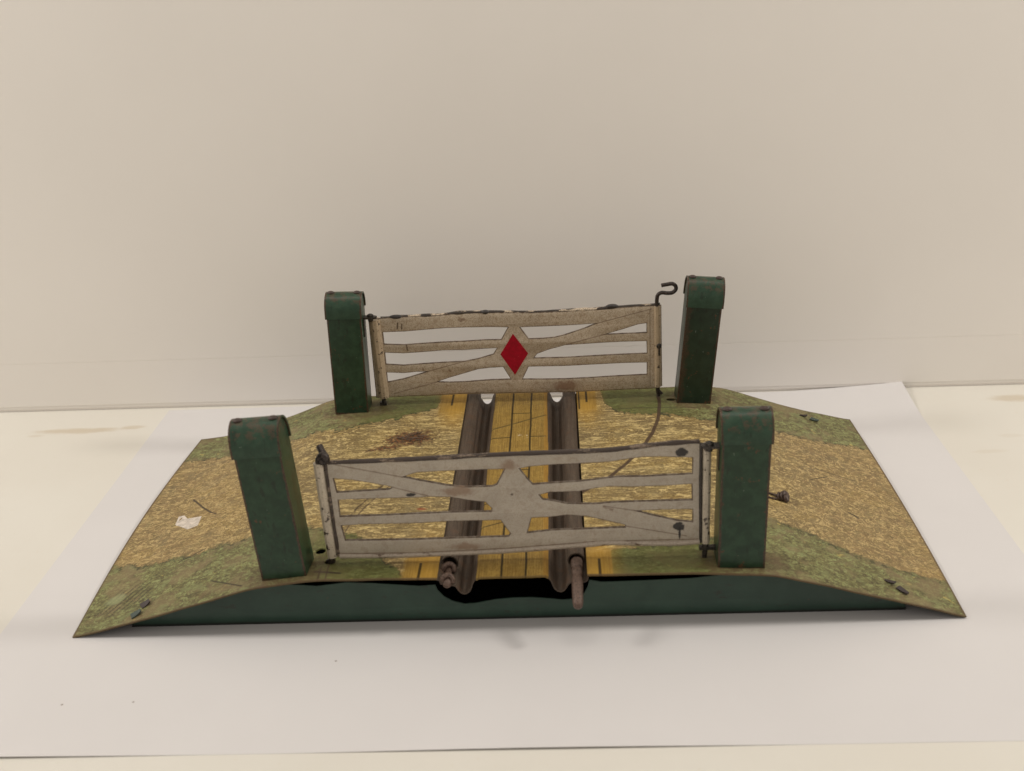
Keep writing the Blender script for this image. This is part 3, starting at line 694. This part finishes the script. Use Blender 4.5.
fl_post = make_post(-60.9, 7.6, (0, math.radians(-3.8), math.radians(-2)), 'near left post, leaning outwards', cz=36.6, sc=(1.045, 1.05, 1.005))
fr_post = make_post(60.9, 7.6, (0, math.radians(.5), 0), 'near right post carrying the near gate', cz=37.3, sc=(1.04, 1, .985))
rl_post = make_post(-59.9, 115.2, (0, math.radians(1.2), 0), 'far left post carrying the gate with the red diamond', 5.3)
rr_post = make_post(61.0, 115.2, (0, math.radians(5.0), 0), 'far right post, rusty on its left edge', mat=M_POSTR)
bracket(rl_post, 1); bracket(fr_post, -1)

# ---------------------------------------------------------------- gates
rear = sheet('gate', densify(REAR['outline']), [REAR[k] for k in ('h1', 'h2', 'h3', 'h4', 'h5', 'h6', 'h7', 'h8')], 117.0, .8, .27, M_GR, ROOT)
rear['label'] = 'far gate with a red diamond and a hooked latch wire'
bm = bmesh.new(); D = REAR['diamond']
A = [bm.verts.new((a, 116.58, b)) for a, b in D]; B = [bm.verts.new((a, 116.50, b)) for a, b in D]
bm.faces.new(A); bm.faces.new(B[::-1])
for i in range(4): bm.faces.new((A[i], A[(i + 1) % 4], B[(i + 1) % 4], B[i]))
link('red_diamond', bm, M_RED, rear, smooth=False)
def rim(name, pts, y, r, mat, parent, jit=0.0):
    P = smooth_path([(a, y, b) for a, b in pts], 5)
    bm = bmesh.new(); add_tube(bm, P, [r * (1 + jit * mnoise.noise(Vector((p.x * .22, p.z, y)))) for p in P], 10)
    return link(name, bm, mat, parent)
rim('rolled_edge', [(-47.5, 49.0), (-39.3, 49.4), (-30.2, 49.45), (-21.5, 49.9), (-17.8, 50.05), (-6.5, 49.85), (5.6, 49.4), (16.9, 49.5), (28, 49.7), (37, 50.2), (43.8, 50.4), (49.7, 50.5)], 117.3, .62, M_RIMR, rear, .6)
rim('rolled_edge', [(-46, 19.6), (-32, 19.6), (-19.7, 19.8), (-1, 19.5), (16, 19.3), (34.5, 19.5), (47.8, 19.7)], 117.2, .5, M_TUBER, rear, .3)
rim('hinge_tube', [(-49.5, 48.9), (-49.35, 39), (-49.1, 29), (-48.8, 19.2)], 117.0, 1.95, M_TUBER, rear, .08)
rim('end_tube', [(48.5, 50.1), (48.7, 40), (48.8, 30), (48.9, 20.0)], 117.0, 1.15, M_TUBER, rear, .08)
bm = bmesh.new(); add_tube(bm, [(-49.0, 117, 19.6), (-49.2, 117, 17.5), (-49.6, 117.0, 15.6)], [.8, .75, .6], 10)
add_box(bm, (-50.6, 116.4, 15.9), (-48.2, 117.8, 17.3))
link('pivot_pin', bm, M_BRK, rear)
bm = bmesh.new(); P = smooth_path([(48.75, 117, 21), (48.7, 117, 35), (48.6, 117, 50.4), (48.65, 117, 52.6), (48.95, 116.9, 54.1), (50.2, 116.8, 54.95), (52.2, 116.7, 54.75), (53.9, 116.7, 54.9), (55.0, 116.8, 55.9), (55.0, 116.9, 57.1), (53.9, 117, 57.95), (52.0, 117, 57.8), (50.1, 117, 57.5)], 6)
add_tube(bm, P, .68, 12); add_tube(bm, [(48.85, 117, 20.5), (49.2, 117, 17.5), (49.5, 116.9, 16.4)], [.75, .75, .6], 10)
add_tube(bm, [(49.2, 117, 18.6), (50.6, 116.6, 17.2)], .5, 8); link('latch_hook', bm, M_WIRE, rear)
bm = bmesh.new(); bmesh.ops.create_uvsphere(bm, u_segments=12, v_segments=8, radius=1, matrix=Matrix.Translation((49.3, 115.95, 35.7)) @ Matrix.Diagonal((.95, .35, 1.0, 1)))
add_box(bm, (49.05, 115.7, 32.2), (49.8, 116.1, 35.4)); link('keyhole_mark', bm, M_BRK, rear)
M_LEAD = plain('dull_lead', (.055, .048, .045), .45, .4)
for x, z, l in ((-10.8, 50.0, 1.6), (-42, 49.35, 2.6), (33.2, 50.55, 2.2)):
    bm = bmesh.new(); bmesh.ops.create_uvsphere(bm, u_segments=12, v_segments=8, radius=1, matrix=Matrix.Translation((x, 117.2, z)) @ Matrix.Diagonal((l, .9, .78, 1)))
    link('edge_clip', bm, M_LEAD, rear)

front = sheet('gate', densify(FRONT['outline']), [FRONT[k] for k in ('g1', 'g2', 'g3', 'g4', 'g5', 'g6', 'g7', 'g8')], 9.0, .8, .27, M_GF, ROOT)
front['label'] = 'near gate seen from its plain back, with an unpainted diamond'
rim('rolled_edge', [(-46.8, 47.0), (-36.5, 47.1), (-22.6, 47.35), (-10.2, 47.7), (3.6, 48.0), (15.9, 48.1), (27, 48.35), (35.7, 49.2), (42.2, 49.75), (50, 50.0)], 8.9, .62, M_RIMT, front, .35)
rim('rolled_edge', [(-46.6, 18.75), (-36, 18.5), (-24.8, 18.5), (-12, 18.75), (-.3, 19.1), (11.2, 19.8), (21.2, 20.4), (26.7, 20.75), (36, 20.3), (44.7, 20.1), (50.5, 20.5)], 8.65, .68, M_RIMB, front, .12)
rim('free_tube', [(-49.4, 47.0), (-49.2, 38), (-48.95, 28), (-48.65, 18.6)], 8.8, 1.4, M_TUBEF, front, .06)
rim('tube_seam', [(-47.55, 46.8), (-47.4, 38), (-47.2, 28), (-46.95, 18.9)], 8.62, .42, M_RIMT, front, .3)
rim('hinge_tube', [(51.95, 49.3), (52.0, 40), (52.05, 30), (52.15, 20.0)], 8.9, 1.15, M_TUBEF, front, .06)
rim('tube_seam', [(50.4, 49.6), (50.5, 40), (50.6, 30), (50.8, 20.2)], 8.6, .42, M_BRK, front, .3)
bm = bmesh.new(); P = smooth_path([(-48.9, 8.8, 30), (-49.2, 8.8, 46.5), (-49.1, 8.8, 48.0), (-48.3, 8.6, 49.2), (-47.5, 8.0, 49.4), (-47.0, 8.2, 48.2), (-47.5, 9.6, 48.4), (-48.7, 11.2, 49.3), (-49.4, 12.4, 50.1)], 6)
add_tube(bm, P, .95, 12)
add_tube(bm, [(-48.7, 8.8, 19), (-48.9, 8.9, 17.3), (-49.8, 9.2, 15.6)], [.95, .95, .7], 10); add_tube(bm, [(-48.9, 8.9, 17.6), (-50.6, 9.6, 16.6)], [.7, .5], 8)
bmesh.ops.create_uvsphere(bm, u_segments=12, v_segments=8, radius=1, matrix=Matrix.Translation((-48.0, 8.3, 47.6)) @ Matrix.Diagonal((1.6, 1.0, 1.1, 1)))
link('latch_hook', bm, M_WIRE, front)
bm = bmesh.new(); add_tube(bm, [(52.1, 8.9, 20.4), (52.0, 8.6, 18.0), (51.8, 8.4, 15.6)], [.95, .8, .6], 10); add_box(bm, (50.4, 7.8, 18.2), (55.6, 9.4, 19.1))
link('pivot_pin', bm, M_BRK, front)

# ---------------------------------------------------------------- setting
bm = bmesh.new(); nx, ny = 90, 64; g = []
x0, x1, y0, y1 = -142.4, 146.8, -47.9, 155.2
for i in range(nx + 1):
    row = []
    for j in range(ny + 1):
        x = x0 + (x1 - x0) * i / nx; y = y0 + (y1 - y0) * j / ny
        z = .06
        ex = max(0, (x - 96) / 51); ey = max(0, (y - 128) / 27); z += 2.7 * ex ** 1.6 * ey ** 1.2
        z += .55 * max(0, 1 - (y - y0) / 9) ** 2 * (.5 + .5 * math.sin(x * .045 + 1.2)) * (1 if x < 60 else max(0, 1 - (x - 60) / 50))
        row.append(bm.verts.new((x, y, z)))
    g.append(row)
for i in range(nx):
    for j in range(ny): bm.faces.new((g[i][j], g[i + 1][j], g[i + 1][j + 1], g[i][j + 1]))
pp = link('paper_sheet', bm, paper_mat())
md = pp.modifiers.new('s', 'SOLIDIFY'); md.thickness = .1 * MM; md.offset = 1; apply_mods(pp)
pp['label'] = 'white sheet of paper on the worktop under the toy crossing, far right corner curling up'
pp['category'] = 'paper'
bm = bmesh.new(); v, f = add_box(bm, (-700, -420, -30), (700, 159.5, 0)); t = link('worktop', bm, table_mat(), smooth=False); t['kind'] = 'structure'
# wall: lower moulding, then the plain face
prof = [(156.9, .02), (156.9, .7), (156.45, 1.2), (156.45, 2.2), (156.25, 2.4), (156.25, 20.6), (156.33, 20.62), (156.33, 20.9), (156.25, 20.92), (156.25, 620), (190, 620), (190, .02)]
bm = bmesh.new(); extrude_profile(bm, prof, -700, 700)
wl = link('wall', bm, wall_mat(), smooth=False); wl['kind'] = 'structure'
wl.rotation_euler = (0, 0, -.0085)

# ---------------------------------------------------------------- light, camera, render
w = bpy.data.worlds.new('World'); S.world = w; w.use_nodes = True
bg = w.node_tree.nodes['Background']; bg.inputs[0].default_value = (1.0, .925, .835, 1); bg.inputs[1].default_value = WORLD
def area(name, loc, target, sx, sy, power, col):
    L = bpy.data.lights.new(name, 'AREA'); L.shape = 'RECTANGLE'; L.size = sx; L.size_y = sy; L.energy = power; L.color = col
    o = bpy.data.objects.new(name, L); COL.objects.link(o); o.location = loc
    o.rotation_euler = (Vector(target) - Vector(loc)).to_track_quat('-Z', 'Y').to_euler(); return o
WARM = (1.0, .86, .70)
for args in LAMPS: area(*args)
cam = bpy.data.cameras.new('camera'); co = bpy.data.objects.new('camera', cam); COL.objects.link(co); S.camera = co
cam.sensor_width = 36; cam.lens = CAM_F / 1024 * 36; cam.clip_start = .01; cam.clip_end = 50
Rm = Matrix(CAM_R)                                   # rows: right, down, forward
co.matrix_world = Matrix.Translation(Vector(CAM_C) * MM) @ Matrix((( Rm[0][0], -Rm[1][0], -Rm[2][0]), (Rm[0][1], -Rm[1][1], -Rm[2][1]), (Rm[0][2], -Rm[1][2], -Rm[2][2]))).to_4x4()
cam.dof.use_dof = True; cam.dof.focus_distance = .375; cam.dof.aperture_fstop = 26
S.render.engine = 'CYCLES'
S.cycles.use_denoising = True
S.view_settings.view_transform = 'Standard'; S.view_settings.look = 'None'; S.view_settings.gamma = 1; S.view_settings.exposure = EXPO
